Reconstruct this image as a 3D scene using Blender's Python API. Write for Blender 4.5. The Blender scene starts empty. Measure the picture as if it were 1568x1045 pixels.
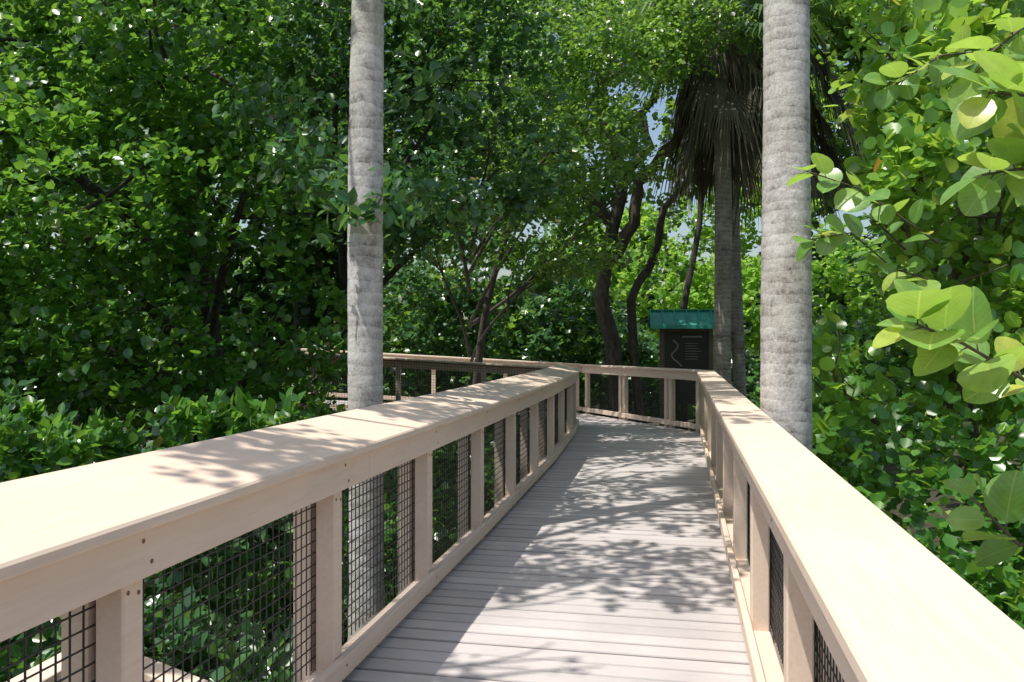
import bpy, math, random
import numpy as np
from mathutils import Vector, Matrix
random.seed(7)
rng = np.random.default_rng(11)
scene = bpy.context.scene
NL=0
# ------------------------------------------------------------------ helpers
class MB:
    def __init__(s): s.v=[]; s.f=[]
    def add(s, vs, fs):
        o=len(s.v); s.v.extend([tuple(p) for p in vs]); s.f.extend([tuple(i+o for i in f) for f in fs])
def link(o, parent=None):
    scene.collection.objects.link(o)
    if parent is not None: o.parent=parent
    return o
def mkobj(name, mb, mat, parent=None, smooth=False):
    me=bpy.data.meshes.new(name); me.from_pydata(mb.v,[],mb.f); me.update()
    if smooth: me.polygons.foreach_set('use_smooth',[True]*len(me.polygons))
    me.materials.append(mat)
    return link(bpy.data.objects.new(name,me),parent)
def empty(name, loc=(0,0,0)):
    e=bpy.data.objects.new(name,None); e.empty_display_size=0.2
    return link(e)
def chrect(u0,u1,v0,v1,c=0.004):
    return [(u0+c,v0),(u1-c,v0),(u1,v0+c),(u1,v1-c),(u1-c,v1),(u0+c,v1),(u0,v1-c),(u0,v0+c)]
def loft(mb, rings, cap=True):
    n=len(rings[0]); o=[]; 
    for r in rings: o.extend(r)
    fs=[]
    for k in range(len(rings)-1):
        for i in range(n):
            j=(i+1)%n
            fs.append((k*n+i,k*n+j,(k+1)*n+j,(k+1)*n+i))
    if cap:
        fs.append(tuple(range(n-1,-1,-1))); fs.append(tuple((len(rings)-1)*n+i for i in range(n)))
    mb.add(o,fs)
def prism(mb,p0,p1,u,w,h,c=0.004):
    p0=Vector(p0);p1=Vector(p1);d=(p1-p0).normalized();u=Vector(u);u=(u-d*u.dot(d)).normalized();v=d.cross(u)
    pr=chrect(-w/2,w/2,-h/2,h/2,c) if c>0 else [(-w/2,-h/2),(w/2,-h/2),(w/2,h/2),(-w/2,h/2)]
    loft(mb,[[p+u*a+v*b for a,b in pr] for p in (p0,p1)])
def tube(mb,pts,rad,seg=10,jit=0.0,cap=True):
    pts=[Vector(p) for p in pts]; rings=[]; u=Vector((1,0.13,0.05))
    for i,p in enumerate(pts):
        d=(pts[min(i+1,len(pts)-1)]-pts[max(i-1,0)]).normalized()
        if abs(d.dot(u))>0.95: u=Vector((0.1,1,0.2))
        u=(u-d*u.dot(d)).normalized(); v=d.cross(u)
        r=rad[i]
        rings.append([p+(u*math.cos(2*math.pi*k/seg)+v*math.sin(2*math.pi*k/seg))*r*(1+random.uniform(-jit,jit)) for k in range(seg)])
    loft(mb,rings,cap)
def curve_pts(p0,p1,n=8,wob=0.15,sag=0.0):
    p0=Vector(p0);p1=Vector(p1);L=(p1-p0).length
    a=[random.uniform(-1,1) for _ in range(6)]
    out=[]
    for i in range(n+1):
        t=i/n; e=math.sin(math.pi*t)
        w=Vector((a[0]*e+a[1]*math.sin(2*math.pi*t)*.6,a[2]*e+a[3]*math.sin(2*math.pi*t)*.6,a[4]*e*.5+a[5]*math.sin(2*math.pi*t)*.3))*wob*L
        out.append(p0.lerp(p1,t)+w+Vector((0,0,sag*e*L)))
    return out

# ------------------------------------------------------------------ materials
def newmat(name):
    m=bpy.data.materials.new(name); m.use_nodes=True; nt=m.node_tree
    for n in list(nt.nodes): nt.nodes.remove(n)
    return m,nt,nt.nodes,nt.links
def noise_mat(name,cols,scale=(1,1,1),nscale=8,rough=0.6,bump=0.15,bdist=0.01,detail=6,spec=0.5,pos=None,coord='Object',grime=(.82,1.1),rotz=0):
    m,nt,N,L=newmat(name)
    out=N.new('ShaderNodeOutputMaterial');b=N.new('ShaderNodeBsdfPrincipled');b.name='BSDF'
    tc=N.new('ShaderNodeTexCoord');mr0=N.new('ShaderNodeMapping');mr0.inputs['Rotation'].default_value=(0,0,rotz)
    mp=N.new('ShaderNodeMapping');mp.inputs['Scale'].default_value=scale
    no=N.new('ShaderNodeTexNoise');no.inputs['Scale'].default_value=nscale;no.inputs['Detail'].default_value=detail;no.inputs['Roughness'].default_value=.65
    r=N.new('ShaderNodeValToRGB')
    pos=pos or [0.3+0.4*i/(len(cols)-1) for i in range(len(cols))]
    while len(r.color_ramp.elements)<len(cols): r.color_ramp.elements.new(.5)
    for e,c,p in zip(r.color_ramp.elements,cols,pos): e.position=p;e.color=(*c,1)
    L.new(tc.outputs[coord],mr0.inputs[0]);L.new(mr0.outputs[0],mp.inputs[0]);L.new(mp.outputs[0],no.inputs['Vector']);L.new(no.outputs['Fac'],r.inputs[0])
    bp=N.new('ShaderNodeBump');bp.inputs['Strength'].default_value=bump;bp.inputs['Distance'].default_value=bdist
    L.new(no.outputs['Fac'],bp.inputs['Height']);L.new(bp.outputs[0],b.inputs['Normal'])
    b.inputs['Roughness'].default_value=rough;b.inputs['Specular IOR Level'].default_value=spec
    n2=N.new('ShaderNodeTexNoise');n2.inputs['Scale'].default_value=1.7;n2.inputs['Detail'].default_value=4
    L.new(tc.outputs[coord],n2.inputs['Vector'])
    mr=N.new('ShaderNodeMapRange');mr.inputs[1].default_value=.3;mr.inputs[2].default_value=.7;mr.inputs[3].default_value=grime[0];mr.inputs[4].default_value=grime[1]
    L.new(n2.outputs['Fac'],mr.inputs[0])
    mu=N.new('ShaderNodeVectorMath');mu.operation='SCALE';mu.name='COL';L.new(r.outputs[0],mu.inputs[0]);L.new(mr.outputs[0],mu.inputs['Scale'])
    L.new(mu.outputs[0],b.inputs['Base Color']);L.new(b.outputs[0],out.inputs[0])
    return m
def leaf_mat(name,cols,pos,trans=(0.25,0.45,0.04),tf=0.35,rough=0.38,spec=0.5,veins=False):
    m,nt,N,L=newmat(name)
    out=N.new('ShaderNodeOutputMaterial');b=N.new('ShaderNodeBsdfPrincipled')
    at=N.new('ShaderNodeAttribute');at.attribute_name='tint'
    r=N.new('ShaderNodeValToRGB')
    while len(r.color_ramp.elements)<len(cols): r.color_ramp.elements.new(.5)
    for e,c,p in zip(r.color_ramp.elements,cols,pos): e.position=p;e.color=(*c,1)
    L.new(at.outputs['Fac'],r.inputs[0]); col=r.outputs[0]
    if veins:
        lc=N.new('ShaderNodeAttribute');lc.attribute_name='blade'
        sx=N.new('ShaderNodeSeparateXYZ');L.new(lc.outputs['Vector'],sx.inputs[0])
        ab=N.new('ShaderNodeMath');ab.operation='ABSOLUTE';L.new(sx.outputs[1],ab.inputs[0])
        mid=N.new('ShaderNodeMapRange');mid.inputs[1].default_value=.008;mid.inputs[2].default_value=.022;mid.inputs[3].default_value=1;mid.inputs[4].default_value=0;L.new(ab.outputs[0],mid.inputs[0])
        s1=N.new('ShaderNodeMath');s1.operation='MULTIPLY_ADD';s1.inputs[1].default_value=-.75;L.new(ab.outputs[0],s1.inputs[0]);L.new(sx.outputs[0],s1.inputs[2])
        s2=N.new('ShaderNodeMath');s2.operation='MULTIPLY';s2.inputs[1].default_value=7.5;L.new(s1.outputs[0],s2.inputs[0])
        s3=N.new('ShaderNodeMath');s3.operation='PINGPONG';s3.inputs[1].default_value=.5;L.new(s2.outputs[0],s3.inputs[0])
        sv=N.new('ShaderNodeMapRange');sv.inputs[1].default_value=.03;sv.inputs[2].default_value=.09;sv.inputs[3].default_value=.4;sv.inputs[4].default_value=0;L.new(s3.outputs[0],sv.inputs[0])
        mxv=N.new('ShaderNodeMath');mxv.operation='MAXIMUM';L.new(mid.outputs[0],mxv.inputs[0]);L.new(sv.outputs[0],mxv.inputs[1])
        vm=N.new('ShaderNodeMixRGB');vm.inputs[2].default_value=(.42,.55,.16,1);L.new(mxv.outputs[0],vm.inputs[0])
        nz=N.new('ShaderNodeTexNoise');nz.inputs['Scale'].default_value=22;nz.inputs['Detail'].default_value=5
        tcv=N.new('ShaderNodeTexCoord');L.new(tcv.outputs['Object'],nz.inputs[0])
        nm=N.new('ShaderNodeMapRange');nm.inputs[1].default_value=.3;nm.inputs[2].default_value=.7;nm.inputs[3].default_value=.75;nm.inputs[4].default_value=1.2;L.new(nz.outputs['Fac'],nm.inputs[0])
        sc=N.new('ShaderNodeVectorMath');sc.operation='SCALE';L.new(col,sc.inputs[0]);L.new(nm.outputs[0],sc.inputs['Scale'])
        L.new(sc.outputs[0],vm.inputs[1]);col=vm.outputs[0]
    L.new(col,b.inputs['Base Color'])
    b.inputs['Roughness'].default_value=rough;b.inputs['Specular IOR Level'].default_value=spec
    t=N.new('ShaderNodeBsdfTranslucent')
    mx=N.new('ShaderNodeMixRGB');mx.inputs[0].default_value=.6;mx.inputs[2].default_value=(*trans,1);L.new(col,mx.inputs[1]);L.new(mx.outputs[0],t.inputs[0])
    ms=N.new('ShaderNodeMixShader');ms.inputs[0].default_value=tf
    L.new(b.outputs[0],ms.inputs[1]);L.new(t.outputs[0],ms.inputs[2]);L.new(ms.outputs[0],out.inputs[0])
    return m
RZ=math.radians(11.5)
PW=.146
M_RAIL=noise_mat('tan_lumber',[(.73,.565,.435),(.77,.605,.475),(.80,.64,.51)],scale=(16,1,16),nscale=3,rough=.6,bump=.3,bdist=.0015,grime=(.92,1.02),rotz=RZ)
M_DECK=noise_mat('grey_decking',[(.56,.505,.48),(.61,.555,.53),(.65,.595,.57)],scale=(1.2,9,4),nscale=7,rough=.55,bump=.15,bdist=.002,grime=(.84,1.04),rotz=RZ)
def board_pattern(m):
    nt=m.node_tree;N=nt.nodes;L=nt.links
    tc=N.new('ShaderNodeTexCoord')
    dp=N.new('ShaderNodeVectorMath');dp.operation='DOT_PRODUCT';dp.inputs[1].default_value=(.2005,.9797,0);L.new(tc.outputs['Object'],dp.inputs[0])
    a=N.new('ShaderNodeMath');a.operation='ADD';a.inputs[1].default_value=1.1;L.new(dp.outputs['Value'],a.inputs[0])
    d=N.new('ShaderNodeMath');d.operation='DIVIDE';d.inputs[1].default_value=PW;L.new(a.outputs[0],d.inputs[0])
    fl=N.new('ShaderNodeMath');fl.operation='FLOOR';L.new(d.outputs[0],fl.inputs[0])
    wn=N.new('ShaderNodeTexWhiteNoise');wn.noise_dimensions='1D';L.new(fl.outputs[0],wn.inputs['W'])
    m1=N.new('ShaderNodeMapRange');m1.inputs[3].default_value=.88;m1.inputs[4].default_value=1.04;L.new(wn.outputs['Value'],m1.inputs[0])
    fr=N.new('ShaderNodeMath');fr.operation='FRACT';L.new(d.outputs[0],fr.inputs[0])
    pp=N.new('ShaderNodeMath');pp.operation='PINGPONG';pp.inputs[1].default_value=.5;L.new(fr.outputs[0],pp.inputs[0])
    m2=N.new('ShaderNodeMapRange');m2.inputs[1].default_value=.05;m2.inputs[2].default_value=.12;m2.inputs[3].default_value=.55;m2.inputs[4].default_value=1;L.new(pp.outputs[0],m2.inputs[0])
    x=N.new('ShaderNodeMath');x.operation='MULTIPLY';L.new(m1.outputs[0],x.inputs[0]);L.new(m2.outputs[0],x.inputs[1])
    s=N.new('ShaderNodeVectorMath');s.operation='SCALE';L.new(N['COL'].outputs[0],s.inputs[0]);L.new(x.outputs[0],s.inputs['Scale'])
    L.new(s.outputs[0],N['BSDF'].inputs['Base Color'])
board_pattern(M_DECK)
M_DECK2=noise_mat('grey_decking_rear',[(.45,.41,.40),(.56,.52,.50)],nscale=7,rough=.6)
M_FRAME=noise_mat('dark_joist',[(.12,.09,.065),(.2,.15,.11)],nscale=6,rough=.8)
M_WIRE=noise_mat('black_wire',[(.02,.02,.02),(.04,.036,.032)],nscale=30,rough=.5)
M_SCREW=noise_mat('rusty_screw',[(.16,.07,.03),(.28,.13,.06)],nscale=60,rough=.6)
M_SOIL=noise_mat('leaf_litter',[(.02,.02,.010),(.045,.04,.02),(.10,.08,.045)],nscale=9,rough=.95,bump=.6,bdist=.05)
M_BARK=noise_mat('oak_bark',[(.03,.025,.02),(.065,.055,.042),(.12,.105,.085)],scale=(1,1,.35),nscale=14,rough=.9,bump=.8,bdist=.03)
M_TWIG=noise_mat('twig_bark',[(.09,.07,.04),(.17,.14,.09)],nscale=20,rough=.85)

def palm_bark(name,c0,c1,c2,ringw=.09):
    m,nt,N,L=newmat(name)
    out=N.new('ShaderNodeOutputMaterial');b=N.new('ShaderNodeBsdfPrincipled');b.inputs['Roughness'].default_value=.9
    b.inputs['Specular IOR Level'].default_value=.2
    tc=N.new('ShaderNodeTexCoord')
    w=N.new('ShaderNodeTexWave');w.bands_direction='Z';w.wave_profile='SAW';w.inputs['Scale'].default_value=3.6;w.inputs['Distortion'].default_value=4.5;w.inputs['Detail'].default_value=5;w.inputs['Detail Scale'].default_value=1.4
    mp=N.new('ShaderNodeMapping');mp.inputs['Scale'].default_value=(10,10,6)
    n=N.new('ShaderNodeTexNoise');n.inputs['Scale'].default_value=5;n.inputs['Detail'].default_value=10;n.inputs['Roughness'].default_value=.8
    n2=N.new('ShaderNodeTexNoise');n2.inputs['Scale'].default_value=4.5;n2.inputs['Detail'].default_value=8;n2.inputs['Roughness'].default_value=.7
    L.new(tc.outputs['Object'],w.inputs[0]);L.new(tc.outputs['Object'],mp.inputs[0]);L.new(mp.outputs[0],n.inputs[0]);L.new(tc.outputs['Object'],n2.inputs[0])
    ad=N.new('ShaderNodeMath');ad.operation='MULTIPLY_ADD';ad.inputs[1].default_value=ringw;L.new(w.outputs['Fac'],ad.inputs[0])
    m2=N.new('ShaderNodeMath');m2.operation='MULTIPLY_ADD';m2.inputs[1].default_value=.5;L.new(n.outputs['Fac'],m2.inputs[0])
    m3=N.new('ShaderNodeMath');m3.operation='MULTIPLY';m3.inputs[1].default_value=.62;L.new(n2.outputs['Fac'],m3.inputs[0])
    L.new(m3.outputs[0],m2.inputs[2]);L.new(m2.outputs[0],ad.inputs[2])
    r=N.new('ShaderNodeValToRGB');r.color_ramp.elements.new(.5)
    for e,c,p in zip(r.color_ramp.elements,(c0,c1,c2),(.45,.56,.70)): e.position=p;e.color=(*c,1)
    L.new(ad.outputs[0],r.inputs[0])
    n4=N.new('ShaderNodeTexNoise');n4.inputs['Scale'].default_value=1.1;n4.inputs['Detail'].default_value=5;L.new(tc.outputs['Object'],n4.inputs[0])
    mg=N.new('ShaderNodeMapRange');mg.inputs[1].default_value=.48;mg.inputs[2].default_value=.7;mg.inputs[3].default_value=0;mg.inputs[4].default_value=.65;L.new(n4.outputs['Fac'],mg.inputs[0])
    gx=N.new('ShaderNodeMixRGB');gx.blend_type='MULTIPLY';gx.inputs[2].default_value=(.68,.66,.54,1);L.new(mg.outputs[0],gx.inputs[0]);L.new(r.outputs[0],gx.inputs[1])
    L.new(gx.outputs[0],b.inputs['Base Color'])
    bp=N.new('ShaderNodeBump');bp.inputs['Strength'].default_value=.9;bp.inputs['Distance'].default_value=.025
    L.new(ad.outputs[0],bp.inputs['Height']);L.new(bp.outputs[0],b.inputs['Normal']);L.new(b.outputs[0],out.inputs[0])
    return m
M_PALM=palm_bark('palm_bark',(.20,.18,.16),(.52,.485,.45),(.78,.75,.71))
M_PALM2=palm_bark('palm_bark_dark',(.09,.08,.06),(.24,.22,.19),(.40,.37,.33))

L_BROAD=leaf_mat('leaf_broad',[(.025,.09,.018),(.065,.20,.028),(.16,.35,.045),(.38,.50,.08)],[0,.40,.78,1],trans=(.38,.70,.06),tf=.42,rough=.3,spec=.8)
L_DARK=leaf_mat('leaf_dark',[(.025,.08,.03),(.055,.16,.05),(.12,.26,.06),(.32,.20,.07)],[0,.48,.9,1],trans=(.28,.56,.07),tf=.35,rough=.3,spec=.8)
L_OAK=leaf_mat('leaf_oak',[(.04,.10,.022),(.11,.24,.04),(.20,.36,.055),(.34,.44,.09)],[0,.42,.82,1],trans=(.44,.72,.08),tf=.46,rough=.32,spec=.9)
L_GRAPE=leaf_mat('leaf_sea_grape',[(.07,.20,.04),(.17,.36,.05),(.33,.53,.07),(.6,.6,.09),(.5,.22,.04)],[0,.36,.72,.92,1],trans=(.65,.9,.1),tf=.48,rough=.27,spec=.8)
L_NEAR=leaf_mat('leaf_sea_grape_near',[(.09,.24,.06),(.20,.40,.08),(.36,.55,.10),(.65,.62,.10)],[0,.40,.75,1],trans=(.62,.86,.1),tf=.45,rough=.3,spec=.7,veins=True)
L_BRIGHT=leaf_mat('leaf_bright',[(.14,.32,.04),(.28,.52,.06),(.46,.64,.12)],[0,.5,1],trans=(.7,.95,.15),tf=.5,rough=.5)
L_PALM=leaf_mat('palm_frond_green',[(.035,.09,.03),(.07,.16,.05),(.12,.22,.07)],[0,.5,1],tf=.3,rough=.4)
L_DEAD=leaf_mat('palm_frond_dead',[(.045,.045,.028),(.09,.085,.055),(.18,.165,.115)],[0,.5,1],trans=(.16,.15,.07),tf=.25,rough=.8,spec=.2)

# ------------------------------------------------------------------ leaves
T_OVAL=[(.28,.40),(.66,.42)]
T_LANCE=[(.30,.36),(.62,.34)]
T_ROUND=[(.08,.34),(.42,.56),(.80,.42)]
T_ROUND2=[(.02,.16),(.12,.34),(.3,.46),(.52,.5),(.74,.42),(.9,.26),(.97,.12)]
def nrm(a): return a/np.maximum(np.linalg.norm(a,axis=1,keepdims=True),1e-6)
def leaves(name,P,D,U,Ls,Wr,tint,mat,tmpl=T_OVAL,fold=.10,droop=.12,parent=None,blade=False):
    global NL
    N=len(P); NL+=N
    D=nrm(D); S=nrm(np.cross(D,U)); Nn=np.cross(S,D)
    k=len(tmpl)
    loc=[(0,0,0)]+[(a,w,fold*w*2-droop*a*a) for a,w in tmpl]+[(1,0,-droop)]+[(a,-w,fold*w*2-droop*a*a) for a,w in tmpl]
    if blade: loc+= [(a,0,-droop*a*a) for a,w in tmpl]
    nv=len(loc)
    V=np.empty((N,nv,3),dtype=np.float32)
    for i,(a,w,z) in enumerate(loc):
        V[:,i,:]=P+D*(a*Ls)[:,None]+S*(w*Ls*Wr)[:,None]+Nn*(z*Ls)[:,None]
    if blade:
        F=[]
        Lx=[0]+list(range(1,k+1))+[k+1]; Rx=[0]+list(range(k+2,2*k+2))+[k+1]; Mx=[0]+list(range(2*k+2,3*k+2))+[k+1]
        for j in range(k+1):
            F.append([q for q in dict.fromkeys((Mx[j],Lx[j],Lx[j+1],Mx[j+1]))]); F.append([q for q in dict.fromkeys((Mx[j],Mx[j+1],Rx[j+1],Rx[j]))])
        vs=V.reshape(-1,3).tolist(); fs=[tuple(q+i*nv for q in f) for i in range(N) for f in F]
        me=bpy.data.meshes.new(name); me.from_pydata(vs,[],fs)
        me.polygons.foreach_set('use_smooth',[True]*len(me.polygons)); me.update()
        bl=me.attributes.new('blade','FLOAT_VECTOR','POINT'); bl.data.foreach_set('vector',np.tile(np.array([(a,w,0) for a,w,z in loc],dtype=np.float32),(N,1)).ravel())
    else:
        left=[0]+list(range(1,k+1))+[k+1]; right=[0,k+1]+list(range(2*k+1,k+1,-1))
        fl=np.array(left+right,dtype=np.int32)
        idx=(np.arange(N,dtype=np.int32)[:,None]*nv+fl[None,:]).ravel()
        me=bpy.data.meshes.new(name)
        me.vertices.add(N*nv); me.vertices.foreach_set('co',V.ravel())
        me.loops.add(len(idx)); me.loops.foreach_set('vertex_index',idx)
        me.polygons.add(2*N); me.polygons.foreach_set('loop_start',np.arange(2*N,dtype=np.int32)*(k+2))
        try: me.polygons.foreach_set('loop_total',np.full(2*N,k+2,dtype=np.int32))
        except Exception: pass
        me.update(calc_edges=True)
    at=me.attributes.new('tint','FLOAT','POINT'); at.data.foreach_set('value',np.repeat(tint.astype(np.float32),nv))
    me.materials.append(mat)
    return link(bpy.data.objects.new(name,me),parent)
W=[(rng.normal(size=3)*f,rng.uniform(0,6.28)) for f in (0.9,1.3,2.0,3.0,4.0,5.5)]
def fld(P):
    s=0
    for i,(w,ph) in enumerate(W): s=s+np.sin(P@w+ph)/(1+.25*i)
    return s/2.4
def twig_points(lobes,dens,thr,back=1.0):
    PP=[];OO=[]
    for (cx,cy,cz,rx,ry,rz,*r) in lobes:
        mul=r[0] if r else 1.0
        area=4*math.pi*((( (rx*ry)**1.6+(rx*rz)**1.6+(ry*rz)**1.6)/3)**(1/1.6))
        n=int(area*dens*mul)
        d=nrm(rng.normal(size=(n,3)))
        d=d[(d[:,1]<.35)|(rng.random(n)<back)]; n=len(d)
        rr=1-np.abs(rng.normal(size=n))*.22; rr=np.clip(rr,.1,1)
        c=np.array([cx,cy,cz]); R=np.array([rx,ry,rz])
        p=c+d*R
        f=fld(p*1.0)
        rr=rr*(1+.24*f)
        p=c+d*R*rr[:,None]
        keep=(fld(p*1.7+5)>thr)
        PP.append(p[keep]);OO.append(nrm(d/R)[keep])
    return np.concatenate(PP),np.concatenate(OO)
def foliage(name,lobes,mat,size=.1,dens=25,per=8,tmpl=T_OVAL,wr=1.0,thr=-.45,parent=None,spread=.16,upb=.25,flat=1.1,fold=.1,zmin=None,droop=.15,back=.45):
    P,O=twig_points(lobes,dens,thr,back)
    if zmin is not None:
        k=P[:,2]>zmin; P=P[k];O=O[k]
    n=len(P)
    tdir=nrm(O+rng.normal(size=(n,3))*.5+np.array([0,0,upb]))
    base=np.clip(rng.beta(2,2.6,size=n)*.7+.18*fld(P*.8+9),0,1)
    t=rng.uniform(0,1,size=(n,per))
    pos=(P[:,None,:]+tdir[:,None,:]*((t-1)*spread*2.0)[:,:,None]+rng.normal(size=(n,per,3))*spread*.18).reshape(-1,3)
    ang=rng.normal(size=(n,per,3))
    D=(tdir[:,None,:]*(.25+.7*t[:,:,None])+ang*.55).reshape(-1,3)
    U=(rng.normal(size=(n*per,3))*.5+np.array([-.25,-.40,flat]))
    Ls=size*rng.uniform(.6,1.25,size=n*per)
    tint=np.clip(np.repeat(base,per)+rng.uniform(-.16,.22,size=n*per)+(rng.random(n*per)>.985)*.5,0,1)
    return leaves(name,pos,D,U,Ls,np.full(n*per,wr),tint,mat,tmpl,fold,droop,parent)
def limbs(mb,base,lobes,r0,fork=.35,sub=5):
    base=Vector(base)
    for l in lobes:
        c=Vector(l[:3]); R=Vector(l[3:6])
        st=base+Vector((0,0,(c.z-base.z)*random.uniform(fork*.85,fork)))
        pts=curve_pts(st,c,9,.05); r=r0*random.uniform(.35,.5)
        tube(mb,pts,[r*(1-.6*i/9) for i in range(10)],8,.08)
        for s in range(sub):
            a=pts[random.randint(5,9)]
            d=Vector((random.gauss(0,1),random.gauss(0,1),random.gauss(0.2,.8))).normalized()
            e=c+Vector((d.x*R.x,d.y*R.y,d.z*R.z))*.8
            q=curve_pts(a,e,6,.10); rr=r*.35
            tube(mb,q,[rr*(1-.75*i/6) for i in range(7)],5,.05)
def tree(name,base,top,r0,lobes,lmat,bark=None,sub=5,fork=.6,**kw):
    e=empty(name)
    mb=MB(); pts=curve_pts(base,top,10,.05)
    tube(mb,pts,[r0*(1.25 if i==0 else 1-.45*i/10) for i in range(11)],12,.06)
    limbs(mb,base,lobes,r0,sub=sub,fork=fork)
    mkobj('trunk_and_limbs',mb,bark or M_BARK,e,True)
    foliage('foliage',lobes,lmat,parent=e,**kw)
    return e

# ------------------------------------------------------------------ ground
mb=MB(); n=90; S=260
ext=lambda i:(abs(2*i/n-1)**2.2)*math.copysign(1,2*i/n-1)*S
for j in range(n+1):
    for i in range(n+1):
        x=ext(i);y=ext(j)+10
        mb.v.append((x,y,-1.25+.12*math.sin(x*.9+1)*math.sin(y*.7)+.05*math.sin(x*2.7)*math.cos(y*2.1)))
for j in range(n):
    for i in range(n):
        a=j*(n+1)+i; mb.f.append((a,a+1,a+n+2,a+n+1))
mkobj('ground',mb,M_SOIL,None,True)

# ------------------------------------------------------------------ boardwalk
Lp=[(-1.67,-1.0),(-.20,6.5),(.56,10.6),(1.06,13.8),(1.25,15.4)]
Rp=[(.11,-1.0),(3.25,14.35)]
Fc=(1.55,18.2)
poly=Lp+[Fc]+Rp[::-1]
T=Vector((.2005,.9797,0));Vv=Vector((.9797,-.2005,0))
deck=empty('boardwalk')
mb=MB()
def cut(poly,s):
    xs=[]
    for i in range(len(poly)):
        a=Vector((*poly[i],0));b=Vector((*poly[(i+1)%len(poly)],0))
        da=a.dot(T)-s;db=b.dot(T)-s
        if (da<0)!=(db<0): xs.append((a+(b-a)*(da/(da-db))).dot(Vv))
    return (min(xs),max(xs)) if len(xs)>=2 else None
s=-1.1
while s<18.4:
    a=cut(poly,s+PW/2)
    if a:
        lo,hi=a[0]-.10,a[1]+.10
        z=-.016+random.uniform(-.003,.003)
        c=T*(s+PW/2)
        tl=random.uniform(-.012,.012)
        prism(mb,c+Vv*lo+Vector((0,0,z)),c+Vv*hi+Vector((0,0,z)),T+Vector((0,0,tl)),PW-.012,.032,.005)
    s+=PW
mkobj('deck_planks',mb,M_DECK,deck)
mb=MB()
x=1.45
def bz(x): return .004+.055*max(0,1.4-x)
XL=-5.2
while x>XL:
    prism(mb,(x,15.45+.03*(1.4-x),bz(x)-.016),(x,18.25,bz(x)-.016),(1,0,-.055),.132,.032,.004)
    x-=.14
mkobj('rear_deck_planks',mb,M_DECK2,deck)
mb=MB()
def off(p,q,o,side):
    d=(Vector(q)-Vector(p)).normalized(); nn=Vector((-d.y,d.x))*side; return Vector(p)+nn*o
for line,side in ((Lp,1),(Rp,-1)):
    for i in range(len(line)-1):
        for o in (-.02,-.5):
            A=off(line[i],line[i+1],o,side); B=A+(Vector(line[i+1])-Vector(line[i]))
            prism(mb,(A.x,A.y,-.145),(B.x,B.y,-.145),(0,0,1),.22,.04)
for s in np.arange(0,16,2.4):
    a=cut(poly,s)
    c=T*s
    prism(mb,c+Vv*(a[0]-.05)+Vector((0,0,-.34)),c+Vv*(a[1]+.05)+Vector((0,0,-.34)),T,.09,.16)
    for q in (a[0]+.05,a[1]-.05):
        prism(mb,c+Vv*q+Vector((0,0,-1.5)),c+Vv*q+Vector((0,0,-.42)),T,.14,.14)
for xx in (-4.6,-2.2,.2):
    for yy in (16,18): prism(mb,(xx,yy,-1.5),(xx,yy,bz(xx)-.04),(1,0,0),.14,.14)
mkobj('joists_and_piles',mb,M_FRAME,deck)

# ------------------------------------------------------------------ railings
def arclen(poly):
    s=[0]
    for i in range(len(poly)-1): s.append(s[-1]+(poly[i+1]-poly[i]).length)
    return s
def at(poly,S,s):
    for i in range(len(poly)-1):
        if s<=S[i+1]+1e-6 or i==len(poly)-2:
            t=(s-S[i])/(S[i+1]-S[i]); return poly[i].lerp(poly[i+1],t),i
def nrml(a,b,side):
    d=(b-a);d.z=0;d.normalize();return Vector((-d.y,d.x,0))*side
def sweep(mb,poly,side,s0,s1,prof):
    S=arclen(poly); st=[]
    p,i=at(poly,S,s0);st.append((p,nrml(poly[i],poly[i+1],side)))
    for k in range(1,len(poly)-1):
        if s0+.01<S[k]<s1-.01:
            n1=nrml(poly[k-1],poly[k],side);n2=nrml(poly[k],poly[k+1],side);m=(n1+n2).normalized();m=m/m.dot(n1);st.append((poly[k],m))
    p,i=at(poly,S,s1);st.append((p,nrml(poly[i],poly[i+1],side)))
    loft(mb,[[q+nn*a+Vector((0,0,z)) for a,z in prof] for q,nn in st])
def boards(mb,poly,side,prof,lens=3.66,start=0.0,gap=.004):
    S=arclen(poly)[-1]; s=-start
    while s<S:
        a=max(0,s);b=min(S,s+lens)
        if b-a>.05:
            dz=random.uniform(-.0012,.0012)
            sweep(mb,poly,side,a+gap/2,b-gap/2,[(u,z+dz) for u,z in prof])
        s+=lens
def tiltrect(u0,u1,z0,th,rise):
    pr=chrect(u0,u1,0,th,.007)
    return [(u,z0+z+rise*(u-u0)/(u1-u0)) for u,z in pr]
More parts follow.
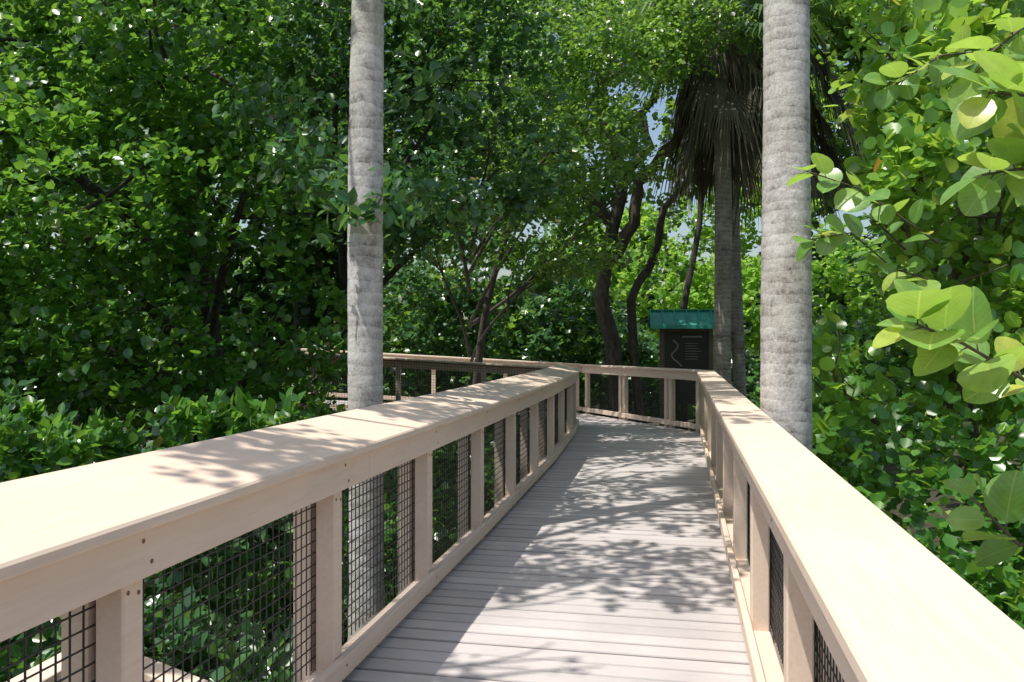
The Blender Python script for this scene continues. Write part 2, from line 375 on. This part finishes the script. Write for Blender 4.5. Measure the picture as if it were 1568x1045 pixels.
def railing(name,poly,side,posts,capw=.30,rise=0.0,capin=-.05,top=1.08,outer=True,jointoff=0):
    e=empty(name); poly=[Vector(p) for p in poly]; S=arclen(poly)
    cap=MB();fr=MB();wi=MB();sc=MB()
    boards(cap,poly,side,tiltrect(capin,capin+capw,top-.038,.038,rise),3.6,jointoff,gap=.006)
    boards(fr,poly,side,chrect(0.0,.038,top-.038-.148,top-.0425),3.6,jointoff+1.2)
    oo=.20 if outer else .11
    if outer: boards(fr,poly,side,chrect(oo+.05,oo+.088,top-.15,top-.042+rise*.5),3.6,jointoff)
    boards(fr,poly,side,chrect(0.002,.04,.045,.135),3.6,jointoff+.6)
    boards(fr,poly,side,chrect(.043,.135,.045,.083),3.6,jointoff+2)
    for s in posts:
        if s<0 or s>S[-1]: continue
        p,i=at(poly,S,s); nn=nrml(poly[i],poly[i+1],side); d=(poly[i+1]-poly[i]).normalized(); d2=Vector((d.x,d.y,0)).normalized()
        q=p+nn*.088
        z0=-.24
        prism(fr,q+Vector((0,0,z0)),q+Vector((0,0,top-.044)),nn,.09,.09,.006)
        if outer:
            q2=p+nn*(oo)+d2*.0
            prism(fr,q2+Vector((0,0,z0)),q2+Vector((0,0,top-.044+rise*.4)),nn,.085,.09,.006)
        for dz,du,o in ((top-.075,-.02,-.0),(top-.15,.015,-.0),(top-.23,-.022,.043),(top-.235,.022,.043),(.10,-.0,.002)):
            c=p+nn*(o)+d2*(du+random.uniform(-.005,.005))+Vector((0,0,dz+random.uniform(-.006,.006)))
            prism(sc,c-nn*.0015,c+nn*.002,d2,.013,.013,.004)
    wo=.142; h=.0022
    z=.14
    while z<top-.05:
        sweep(wi,poly,side,.02,S[-1]-.02,[(wo-h,z-h),(wo+h,z-h),(wo+h,z+h),(wo-h,z+h)]); z+=.052
    s=.03
    while s<S[-1]:
        p,i=at(poly,S,s);nn=nrml(poly[i],poly[i+1],side)
        q=p+nn*(wo+.003); prism(wi,q+Vector((0,0,.085)),q+Vector((0,0,top-.045)),nn,.0044,.0044,0); s+=.052
    mkobj('handrail_cap',cap,M_RAIL,e); mkobj('rails_and_posts',fr,M_RAIL,e); mkobj('wire_mesh',wi,M_WIRE,e); mkobj('screws',sc,M_SCREW,e)
    return e
v3=lambda L,z=0:[(x,y,z) for x,y in L]
lp=[ (d+1)/.981 for d in np.arange(.90,15.6,1.415)]
railing('boardwalk_railing',v3(Lp),1,lp,capw=.44,rise=.085,jointoff=.9)
rp=[ (d+1)/.9797 for d in np.arange(.05,14.3,1.41)]
railing('boardwalk_railing',v3(Rp),-1,rp,capw=.30,jointoff=2.4)
Ff=[(3.25,14.36,.005),(1.55,18.3,.005)]
railing('boardwalk_railing',Ff,-1,[.12,.95,1.1,2.6,2.75,4.2],capw=.26,outer=False)
Bf=[(1.55,18.34,.010),(XL,18.34,.010+.055*(1.6-XL))]
railing('boardwalk_railing',Bf,-1,[.1,1.7,3.3,4.9,6.5],capw=.28,outer=False)
Bn=[(1.22,15.44,.010),(XL,15.64,.010+.055*(1.4-XL))]
railing('boardwalk_railing',Bn,1,[.15,1.75,3.35,4.95,6.2],capw=.28,outer=False)

e=empty('side_landing'); mb=MB()
for i,(o) in enumerate(np.arange(0,1.2,.15)):
    a=Vector((-1.25-.03*i,2.0+o*.9,-.3)); prism(mb,a+Vector((0,0,0)),a+Vector((-1.5,.35,0)),(0,1,0),.14,.035)
mkobj('planks',mb,M_RAIL,e)
mb=MB()
prism(mb,(-1.10,3.42,.04),(-1.85,3.95,.04),(0,0,1),.035,.12)
prism(mb,(-1.12,3.46,-.05),(-1.85,3.99,-.05),(0,0,1),.12,.035)
for p in ((-1.85,3.97),(-2.1,2.35),(-1.75,2.1)):
    prism(mb,(p[0],p[1],-1.4),(p[0],p[1],.16),(1,0,0),.09,.09)
prism(mb,(-2.1,2.35,.18),(-1.85,3.97,.18),(1,0,0),.14,.038)
prism(mb,(-1.6,1.9,.1),(-2.15,2.4,.1),(0,0,1),.16,.038)
mkobj('frame',mb,M_RAIL,e)

# ------------------------------------------------------------------ kiosk sign
k=empty('information_kiosk')
M_ROOF=noise_mat('green_metal_roof',[(.03,.28,.21),(.05,.36,.28)],nscale=5,rough=.4)
M_PANEL=noise_mat('dark_sign_panel',[(.022,.018,.017),(.04,.033,.03)],nscale=8,rough=.45)
M_WHITE=noise_mat('sign_print_grey',[(.25,.25,.24),(.34,.34,.33)],nscale=9,rough=.6)
kx,ky=4.0,19.0
KR=Matrix.Rotation(math.radians(-6),4,'Z')
def K(x,y,z): 
    q=KR@Vector((x,y,0)); return Vector((kx+q.x,ky+q.y,z))
mb=MB()
def slab(mb,a,b,c,d,t):
    vs=[a,b,c,d]; nn=(b-a).cross(d-a).normalized()*t
    vs2=[v-nn for v in vs]; mb.add(vs+vs2,[(0,1,2,3),(7,6,5,4),(0,4,5,1),(1,5,6,2),(2,6,7,3),(3,7,4,0)])
slab(mb,K(-.84,-.5,1.95),K(.84,-.5,1.95),K(.84,0,2.30),K(-.84,0,2.30),.03)
slab(mb,K(.84,.5,1.95),K(-.84,.5,1.95),K(-.84,0.003,2.30),K(.84,0.003,2.30),.03)
for i in range(7):
    x=-.82+i*.273
    prism(mb,K(x,-.505,1.965),K(x,-.0,2.32),K(1,0,0)-K(0,0,0),.03,.03)
prism(mb,K(-.85,0,2.315),K(.85,0,2.315),(0,1,0),.10,.03)
prism(mb,K(-.84,-.515,1.92),K(.84,-.515,1.92),(0,0,1),.09,.02)
mkobj('roof',mb,M_ROOF,k)
mb=MB()
for x in (-.55,.55): prism(mb,K(x,0,-1.4),K(x,0,2.19),(1,0,0),.10,.10)
prism(mb,K(-.5,0,1.88),K(.5,0,1.88),(0,0,1),.12,.06)
mkobj('posts',mb,M_FRAME,k)
mb=MB(); prism(mb,K(0,0,.15),K(0,0,1.82),K(1,0,0)-K(0,0,0),1.0,.05); mkobj('panel',mb,M_PANEL,k)
mb=MB()
def P2(x,z): return K(x,-.030,z)
pts=[P2(-.30+.09*math.sin(t*.9)+.012*t,1.62-.07*t) for t in np.arange(0,9,.5)]
tube(mb,pts,[.022]*len(pts),5)
pts=[P2(-.30+.2*math.cos(t),.75+.22*math.sin(t)) for t in np.arange(.2,5,.4)]
tube(mb,pts,[.02]*len(pts),5)
for i in range(7):
    w=random.uniform(.25,.42); prism(mb,P2(-.02,1.55-.06*i),P2(-.02+w,1.55-.06*i),(0,0,1),.012,.004,0)
prism(mb,P2(-.1,1.70),P2(.36,1.70),(0,0,1),.035,.004,0)
for i in range(4): prism(mb,P2(.0,.9-.07*i),P2(.0+random.uniform(.2,.4),.9-.07*i),(0,0,1),.012,.004,0)
mkobj('map_print',mb,M_WHITE,k)

# ------------------------------------------------------------------ palms
def frond(mb,p,d,plen,fan,blade,n,droop,width=.035):
    p=Vector(p);d=Vector(d).normalized()
    hub=p+d*plen+Vector((0,0,-droop*.15*plen))
    tube(mb,[p,p.lerp(hub,.5)+Vector((0,0,.04)),hub],[.018,.013,.009],4)
    side=d.cross(Vector((0,0,1)))
    if side.length<.1: side=Vector((random.random(),random.random(),0))
    side.normalize(); side=(side+Vector((0,0,random.uniform(-.4,.4)))).normalized()
    for i in range(n):
        a=fan*(2*i/(n-1)-1)
        b=(d*math.cos(a)+side*math.sin(a)).normalized()
        l=blade*(.75+.25*math.cos(a))*random.uniform(.85,1.1)
        m=hub+b*l*.55+Vector((0,0,-droop*.12*l)); t=hub+b*l*.9+Vector((0,0,-droop*.55*l))
        w=b.cross(d.cross(side)); w=w.normalized() if w.length>.01 else side
        w=w*width*l
        mb.add([hub,m-w,t,m+w],[(0,1,2,3)])
def settint(o):
    me=o.data; nvt=len(me.vertices)
    a=me.attributes.new('tint','FLOAT','POINT'); a.data.foreach_set('value',rng.beta(2,2,nvt//4+1).repeat(4)[:nvt].astype(np.float32))
def palm(name,base,top,r0,r1,mat,nlive=0,ndead=0,blade=.75,plen=.9,deadz=.9):
    e=empty(name); mb=MB()
    base=Vector(base);top=Vector(top);L=(top-base).length
    n=int(L/.05); pts=[];rd=[]
    a,b=random.uniform(0,6),random.uniform(0,6)
    for i in range(n+1):
        t=i/n
        pts.append(base.lerp(top,t)+Vector((.03*math.sin(t*7+a),.03*math.sin(t*6+b),0)))
        r=r0+(r1-r0)*t
        rd.append(r*(1+random.choice((0,0,0,.014,-.010))+random.uniform(-.004,.004)+.03*math.sin(t*19+a)+(.22*max(0,.08-t)/.08)))
    tube(mb,pts,rd,24,.006); mkobj('trunk',mb,mat,e,True)
    if nlive:
        g=MB()
        for i in range(nlive):
            az=random.uniform(0,6.28);el=random.uniform(-.5,1.2)
            frond(g,top+Vector((0,0,random.uniform(-.2,.2))),(math.cos(az)*math.cos(el),math.sin(az)*math.cos(el),math.sin(el)),plen*random.uniform(.8,1.2),1.7,blade*random.uniform(.85,1.15),26,random.uniform(.3,1.1))
        settint(mkobj('green_fronds',g,L_PALM,e))
    if ndead:
        g=MB()
        for i in range(ndead):
            az=random.uniform(0,6.28)
            sp=random.uniform(.25,.9)
            frond(g,top+Vector((0,0,-random.random()**1.3*deadz)),(math.cos(az)*sp,math.sin(az)*sp,-random.uniform(.3,1.2)),plen*random.uniform(.3,1.1),random.uniform(.35,1.1),blade*random.uniform(.6,1.3),16,random.uniform(.9,2.2),.026)
        settint(mkobj('dead_fronds',g,L_DEAD,e))
    return e
palm('palm_tree',(-1.10,6.2,-1.3),(-1.0,6.3,12.0),.135,.108,M_PALM,24,10)
palm('palm_tree',(2.13,6.3,-1.3),(2.02,6.45,12.5),.19,.15,M_PALM,24,10)
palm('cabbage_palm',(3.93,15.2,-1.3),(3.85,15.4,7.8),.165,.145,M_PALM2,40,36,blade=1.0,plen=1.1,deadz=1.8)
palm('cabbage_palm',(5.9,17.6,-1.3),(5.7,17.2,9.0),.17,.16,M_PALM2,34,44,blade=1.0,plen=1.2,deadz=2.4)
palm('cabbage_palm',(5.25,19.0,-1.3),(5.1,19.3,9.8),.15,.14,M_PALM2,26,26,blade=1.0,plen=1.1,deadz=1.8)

# ------------------------------------------------------------------ trees
tree('broadleaf_tree',(-4.2,11.0,-1.3),(-4.0,10.8,4.6),.2,[
 (-6.6,10.2,5.2,2.0,1.6,1.9),(-4.0,9.8,5.4,1.8,1.5,1.6),(-5.2,9.2,3.2,2.0,1.3,1.3),(-3.1,9.6,3.3,1.2,1.1,1.2),
 (-7.2,9.6,2.4,1.7,1.3,1.4),(-4.3,9.3,1.5,1.5,1.1,1.0),(-2.7,10.2,1.7,.8,.9,.9,.8),(-6.2,9.0,.8,1.6,1.1,1.0)],L_BROAD,size=.108,dens=34,thr=-.38,sub=3,back=.2)
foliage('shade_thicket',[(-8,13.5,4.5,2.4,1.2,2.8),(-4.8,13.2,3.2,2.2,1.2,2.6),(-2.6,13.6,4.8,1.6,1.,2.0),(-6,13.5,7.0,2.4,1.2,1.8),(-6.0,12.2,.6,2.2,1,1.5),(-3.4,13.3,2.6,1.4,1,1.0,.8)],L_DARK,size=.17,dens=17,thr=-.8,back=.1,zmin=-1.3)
tree('broadleaf_tree',(-2.5,12.3,-1.3),(-2.3,12.0,5.0),.14,[
 (-2.4,11.5,5.4,1.5,1.2,1.4),(-1.6,10.8,3.7,1.0,.9,1.0),(-.6,11.6,5.6,1.3,1.2,1.3),(-.2,11.2,3.9,1.1,.9,.9)],L_DARK,size=.10,dens=32,thr=-.4,sub=3,back=.3)
tree('oak_tree',(-.9,17.5,-1.3),(.2,16.5,4.6),.10,[
 (.9,13.6,4.9,1.5,1.2,1.1),(2.0,14.4,6.5,1.5,1.3,1.0,.9),(-.3,14.5,6.8,1.8,1.4,1.3),(.8,14.2,3.3,1.2,1.0,.8),(-1.4,14.8,3.6,1.3,1.0,.9,.9),(-1.8,14,5.4,1.4,1,1.1),(3.2,14.2,7.0,1.0,.9,.6,.8),(2.4,14.8,4.7,.8,.7,.5,.4)],L_OAK,size=.085,dens=38,thr=-.28,sub=4,back=.3)
e=empty('oak_tree'); mb=MB()
def br(pts,r): 
    P=[];n=len(pts)
    for i in range(n-1):
        for t in (0,.33,.66): P.append(Vector(pts[i]).lerp(Vector(pts[i+1]),t)+Vector((random.uniform(-.05,.05),0,random.uniform(-.03,.03))))
    P.append(Vector(pts[-1])); tube(mb,P,[r*(1-.5*i/len(P)) for i in range(len(P))],9,.07)
br([(2.5,18.9,-1.3),(2.3,18.8,1.5),(2.0,18.6,2.7),(2.15,18.4,3.6),(2.45,18.3,5.2),(1.9,18.2,7.0),(2.2,18,9)],.20)
br([(2.2,18.4,3.3),(2.7,18.2,4.2),(2.8,18.2,5.1),(3.6,18,6.0),(3.9,18,8)],.16)
br([(3.0,18.9,-1.3),(2.7,18.8,2.5),(3.3,18.7,3.8),(3.4,18.7,4.6),(4.2,18.6,5.5)],.12)
br([(2.2,18.4,4.2),(1.6,18.2,4.9),(1.3,18.2,5.6),(.6,18,5.9),(-.3,17.8,6.5)],.14)
br([(2.4,18.3,5.1),(3.0,18.2,5.9),(2.9,18.2,6.6),(3.4,18,7.6)],.13)
br([(4.2,20,-1.3),(4.1,20,2.0),(4.5,20,4.5),(4.6,20,7)],.10)
mkobj('trunk_and_limbs',mb,M_BARK,e,True)
foliage('foliage',[(2.0,18,8.2,2.4,1.6,1.1),(0.2,17.5,6.8,1.6,1.4,1.1),(3.8,18.2,8.6,1.8,1.4,1.0),(.7,17.8,4.9,1.0,1.0,.7,.8),(3.2,18.6,3.3,.8,.7,.4,.9),(4.3,17.5,5.9,.7,.6,.5,.5),(1.6,17.2,3.4,.8,.5,.5,.8),(4.6,20.5,4.4,1.0,.6,.8,.5)],L_OAK,size=.10,dens=28,thr=-.15,parent=e,back=.3)

e=empty('overhanging_branch'); mb=MB()
tube(mb,curve_pts((-4.0,10.2,5.0),(-1.1,6.8,2.85),12,.05),[.028*(1-.75*i/12) for i in range(13)],6)
mkobj('branch',mb,M_BARK,e,True)
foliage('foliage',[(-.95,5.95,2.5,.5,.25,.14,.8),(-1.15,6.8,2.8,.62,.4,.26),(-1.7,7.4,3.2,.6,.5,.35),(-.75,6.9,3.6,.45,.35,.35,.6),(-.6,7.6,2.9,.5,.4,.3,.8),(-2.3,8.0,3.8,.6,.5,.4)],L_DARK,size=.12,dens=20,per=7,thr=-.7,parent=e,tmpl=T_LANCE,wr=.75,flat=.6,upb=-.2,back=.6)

# understory shrubs
foliage('shrub',[(-3.6,7.0,.35,1.5,.9,.65),(-2.2,6.6,.25,.9,.7,.55),(-5.0,7.2,.6,1.5,.9,.9),(-2.9,5.2,-.3,1.2,.9,.55),(-2.0,4.2,-.55,.8,.9,.45),(-4.6,5.3,-.2,1.3,1.0,.6),(-3.0,3.4,-.7,1.2,.8,.4),(-1.9,5.4,-.6,.7,.8,.4),(-2.3,2.9,-.8,.9,.6,.3)],L_DARK,size=.115,dens=34,thr=-.9,tmpl=T_LANCE,wr=.85,upb=.8,zmin=-1.3)
st=[]
for i in range(26):
    x=random.uniform(-4.6,-1.5);y=random.uniform(5.9,7.4); st.append((x,y,random.uniform(.7,1.05),.10,.10,.20,3.0))
foliage('shrub',st,L_BROAD,size=.11,dens=20,per=7,thr=-2,tmpl=T_LANCE,wr=.8,upb=1.2,flat=.7,spread=.10,back=1)
foliage('shrub',[(-1.1,8.3,-.3,.7,1.0,.7),(-.8,10.5,-.2,.7,1.2,.8),(-.3,12.8,0,.8,1.2,.9),(-2.4,9.3,.0,1.2,1,.8),(-3.8,11.6,.3,1.4,1.,1.1),(-1.2,6.3,-.8,.7,.9,.35),(-1.0,4.6,-1.0,.9,1.0,.25),(-2.5,7.8,-.7,1.4,.9,.4)],L_BROAD,size=.10,dens=30,thr=-.7,zmin=-1.3)
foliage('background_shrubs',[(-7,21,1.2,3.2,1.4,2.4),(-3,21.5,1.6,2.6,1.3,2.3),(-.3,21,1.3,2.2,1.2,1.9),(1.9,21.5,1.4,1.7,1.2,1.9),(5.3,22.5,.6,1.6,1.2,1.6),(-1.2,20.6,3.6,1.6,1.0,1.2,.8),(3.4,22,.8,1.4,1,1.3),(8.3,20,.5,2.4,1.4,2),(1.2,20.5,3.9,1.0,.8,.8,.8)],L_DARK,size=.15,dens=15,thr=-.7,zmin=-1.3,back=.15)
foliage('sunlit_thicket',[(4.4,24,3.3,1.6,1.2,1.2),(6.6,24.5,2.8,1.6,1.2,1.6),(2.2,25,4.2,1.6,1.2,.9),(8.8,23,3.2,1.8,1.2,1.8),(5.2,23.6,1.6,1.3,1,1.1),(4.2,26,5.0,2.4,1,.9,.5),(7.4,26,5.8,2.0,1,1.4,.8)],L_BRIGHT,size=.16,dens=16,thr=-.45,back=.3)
lob=[]
for i in range(26):
    x=-26+i*2.4+random.uniform(-.6,.6)
    lob.append((x,30+random.uniform(-2,3),random.uniform(1.2,3.5),2.6,2,3.4))
    if not (3.2<x<7.0): lob.append((x,31+random.uniform(-2,3),random.uniform(8,10),2.9,2,3.2)); lob.append((x,32,14,3,2,3))
    else: lob.append((x,33,6.6,2.4,1.6,1.4,.4)); lob.append((x,32,15,3,2,1.8,.6))
foliage('distant_forest',lob,L_OAK,size=.32,dens=4.4,per=8,thr=-.75,spread=.35,zmin=-1.3,back=.1)
mb=MB(); fx=[-70+i*1.2 for i in range(117)]
for i,x in enumerate(fx):
    y=37+6*abs(x/50)**2
    h=3.6+1.2*math.sin(x*.5)+.9*math.sin(x*1.3+1)+random.uniform(-.4,.4)
    for j in range(6): mb.v.append((x+random.uniform(-.3,.3),y+random.uniform(-.8,.8),-1.4+(h+1.4)*j/5))
for i in range(len(fx)-1):
    for j in range(5):
        a=i*6+j; mb.f.append((a,a+6,a+7,a+1))
M_FAR=noise_mat('distant_undergrowth',[(.012,.03,.01),(.03,.07,.018),(.06,.12,.03)],nscale=3,rough=.9,bump=1,bdist=.3)
mkobj('distant_undergrowth',mb,M_FAR)

# spreading oak whose crown overhangs the walk above the frame and dapples it
cl=[(-2.6,2.4,6.3,1.2,.9,.4,1.4),(-1.6,4.0,6.5,1.4,1.0,.4,1.15),(-.9,6.2,6.8,1.4,1.2,.45),(-.7,8.3,7.2,1.4,1.3,.45),(-.2,10.6,7.4,1.5,1.3,.5),(.3,12.8,7.8,1.6,1.3,.5),(-2.9,7.5,7.0,1.2,1.2,.45),(-2.6,10.2,7.4,1.3,1.3,.5)]
tree('oak_tree',(-6.4,2.6,-1.3),(-5.9,2.7,6.2),.22,cl,L_OAK,size=.088,dens=25,per=6,thr=-.22,sub=6,fork=.98,spread=.22,back=1)

# ------------------------------------------------------------------ right: sea grape
tree('sea_grape_tree',(4.3,8.2,-1.3),(4.4,8.0,3.2),.10,[
 (3.6,7.3,3.9,.9,.8,.8),(3.2,6.7,2.9,.6,.6,.6),(4.5,7.6,3.2,1.1,.9,1.0),(3.7,7.0,2.0,.8,.7,.7),(5.2,7.8,4.8,1.4,1.1,1.0),(4.6,7.4,1.5,1.1,.8,.9),(2.9,7.4,1.2,.5,.6,.7),(5.8,8.2,2.6,1.2,1,1.4)],
 L_GRAPE,bark=M_TWIG,size=.118,dens=23,per=7,tmpl=T_ROUND,thr=-.28,flat=.7,fold=.06,back=.4)
foliage('shrub',[(3.1,6.2,.2,.8,.9,.75),(3.6,5.2,-.1,.9,1.0,.7),(2.5,4.2,-.4,.6,1.0,.55),(4.6,6.3,.5,1.0,1.0,.9),(2.9,8.4,.1,.7,1.2,.9),(3.9,10.5,.2,.9,1.6,1.1),(4.6,13,.6,.9,1.6,1.4),(5.2,9.4,2.2,1.2,.8,1.8),(6.6,10,4.2,1.6,.9,2.2)],L_BROAD,size=.10,dens=30,thr=-.6,zmin=-1.3)
foliage('shrub',[(6.6,11.5,2.4,1.6,1.3,2.4),(7.8,12,5.5,1.8,1.3,2.4),(6.2,12.5,7.4,1.6,1.2,1.4,.9)],L_BRIGHT,size=.13,dens=16,thr=-.5)

def spray(name,stem,n,mat,size):
    e=empty(name); mb=MB()
    st=[Vector(p) for p in stem]
    P=[]
    for i in range(len(st)-1):
        for t in (0,.25,.5,.75): P.append(st[i].lerp(st[i+1],t))
    P.append(st[-1])
    tube(mb,P,[.008*(1-.6*i/len(P)) for i in range(len(P))],6,.05)
    pp=[];dd=[];uu=[];ll=[]
    for i in range(n):
        t=(i+.7)/n; k=min(int(t*(len(P)-1)),len(P)-2); a=P[k].lerp(P[k+1],t*(len(P)-1)-k)
        ax=(P[k+1]-P[k]).normalized()
        ph=i*2.4+random.uniform(-.4,.4)
        s1=ax.cross(Vector((0,0,1))).normalized(); s2=ax.cross(s1)
        d=(s1*math.cos(ph)+s2*math.sin(ph)+ax*(.5+.5*t)).normalized()
        b=a+d*.025
        tube(mb,[a,b],[.003,.002],4)
        pp.append(b);dd.append(d);uu.append(Vector((random.gauss(-.2,.35),random.gauss(-.45,.3),1)));ll.append(size*random.uniform(.7,1.15))
    mkobj('stem',mb,M_TWIG,e,True)
    leaves('leaves',np.array(pp),np.array(dd),np.array(uu),np.array(ll),rng.uniform(.8,1.0,len(pp)),np.clip(rng.beta(1.4,2.0,len(pp)),0,.97),mat,T_ROUND2,.09,.18,e,blade=True)
spray('sea_grape_branch',[(1.9,2.6,1.30),(1.5,2.35,1.42),(1.2,2.2,1.55),(1.05,2.15,1.60)],26,L_NEAR,.15)
spray('sea_grape_branch',[(2.0,2.5,1.1),(1.6,2.3,1.05),(1.38,2.25,1.0),(1.28,2.3,1.12)],14,L_NEAR,.13)
spray('sea_grape_branch',[(2.2,2.9,2.1),(1.9,2.8,2.15),(1.66,2.7,2.12),(1.48,2.6,2.08)],22,L_NEAR,.16)
spray('sea_grape_branch',[(2.2,2.9,2.5),(1.95,2.8,2.45),(1.68,2.7,2.36),(1.5,2.6,2.34)],20,L_NEAR,.16)
spray('sea_grape_branch',[(2.4,3.6,2.9),(2.1,3.4,2.85),(1.9,3.3,2.7),(1.8,3.2,2.6)],18,L_NEAR,.15)
spray('sea_grape_branch',[(3.2,6.2,2.3),(2.7,6.0,2.55),(2.35,5.6,2.6),(1.95,5.5,2.7)],18,L_NEAR,.17)
spray('sea_grape_branch',[(3.2,6.2,2.0),(2.7,5.9,2.1),(2.3,5.6,2.3),(2.0,5.6,2.25)],18,L_NEAR,.17)
spray('sea_grape_branch',[(3.3,5.8,3.6),(2.9,5.6,3.5),(2.6,5.4,3.3),(2.4,5.3,3.2)],20,L_NEAR,.17)
print('LEAVES',NL)
# ------------------------------------------------------------------ light, world, camera
to_sun=Vector((-.82,-.57,0)).normalized()
el=math.radians(68)
sd=Vector((to_sun.x*math.cos(el),to_sun.y*math.cos(el),math.sin(el)))
sl=bpy.data.lights.new('sun','SUN'); sl.energy=5.0; sl.angle=math.radians(.5); sl.color=(1,.965,.90)
so=link(bpy.data.objects.new('sun',sl)); so.rotation_euler=sd.to_track_quat('Z','Y').to_euler()
w=bpy.data.worlds.new('World'); scene.world=w; w.use_nodes=True; nt=w.node_tree
bg=nt.nodes['Background']; sky=nt.nodes.new('ShaderNodeTexSky'); sky.sky_type='NISHITA'; sky.sun_disc=False
sky.sun_elevation=el; sky.sun_rotation=math.atan2(to_sun.x,to_sun.y); sky.dust_density=2.5; sky.air_density=1.25
nt.links.new(sky.outputs[0],bg.inputs[0]); bg.inputs[1].default_value=.15
cam=bpy.data.cameras.new('camera'); cam.lens=29.07; cam.sensor_width=36; cam.clip_end=1000; cam.clip_start=.05
co=link(bpy.data.objects.new('camera',cam)); co.location=(0,0,1.55); co.rotation_euler=(math.radians(90.16),0,0)
scene.camera=co
scene.view_settings.view_transform='Standard'; scene.view_settings.look='None'; scene.view_settings.exposure=0
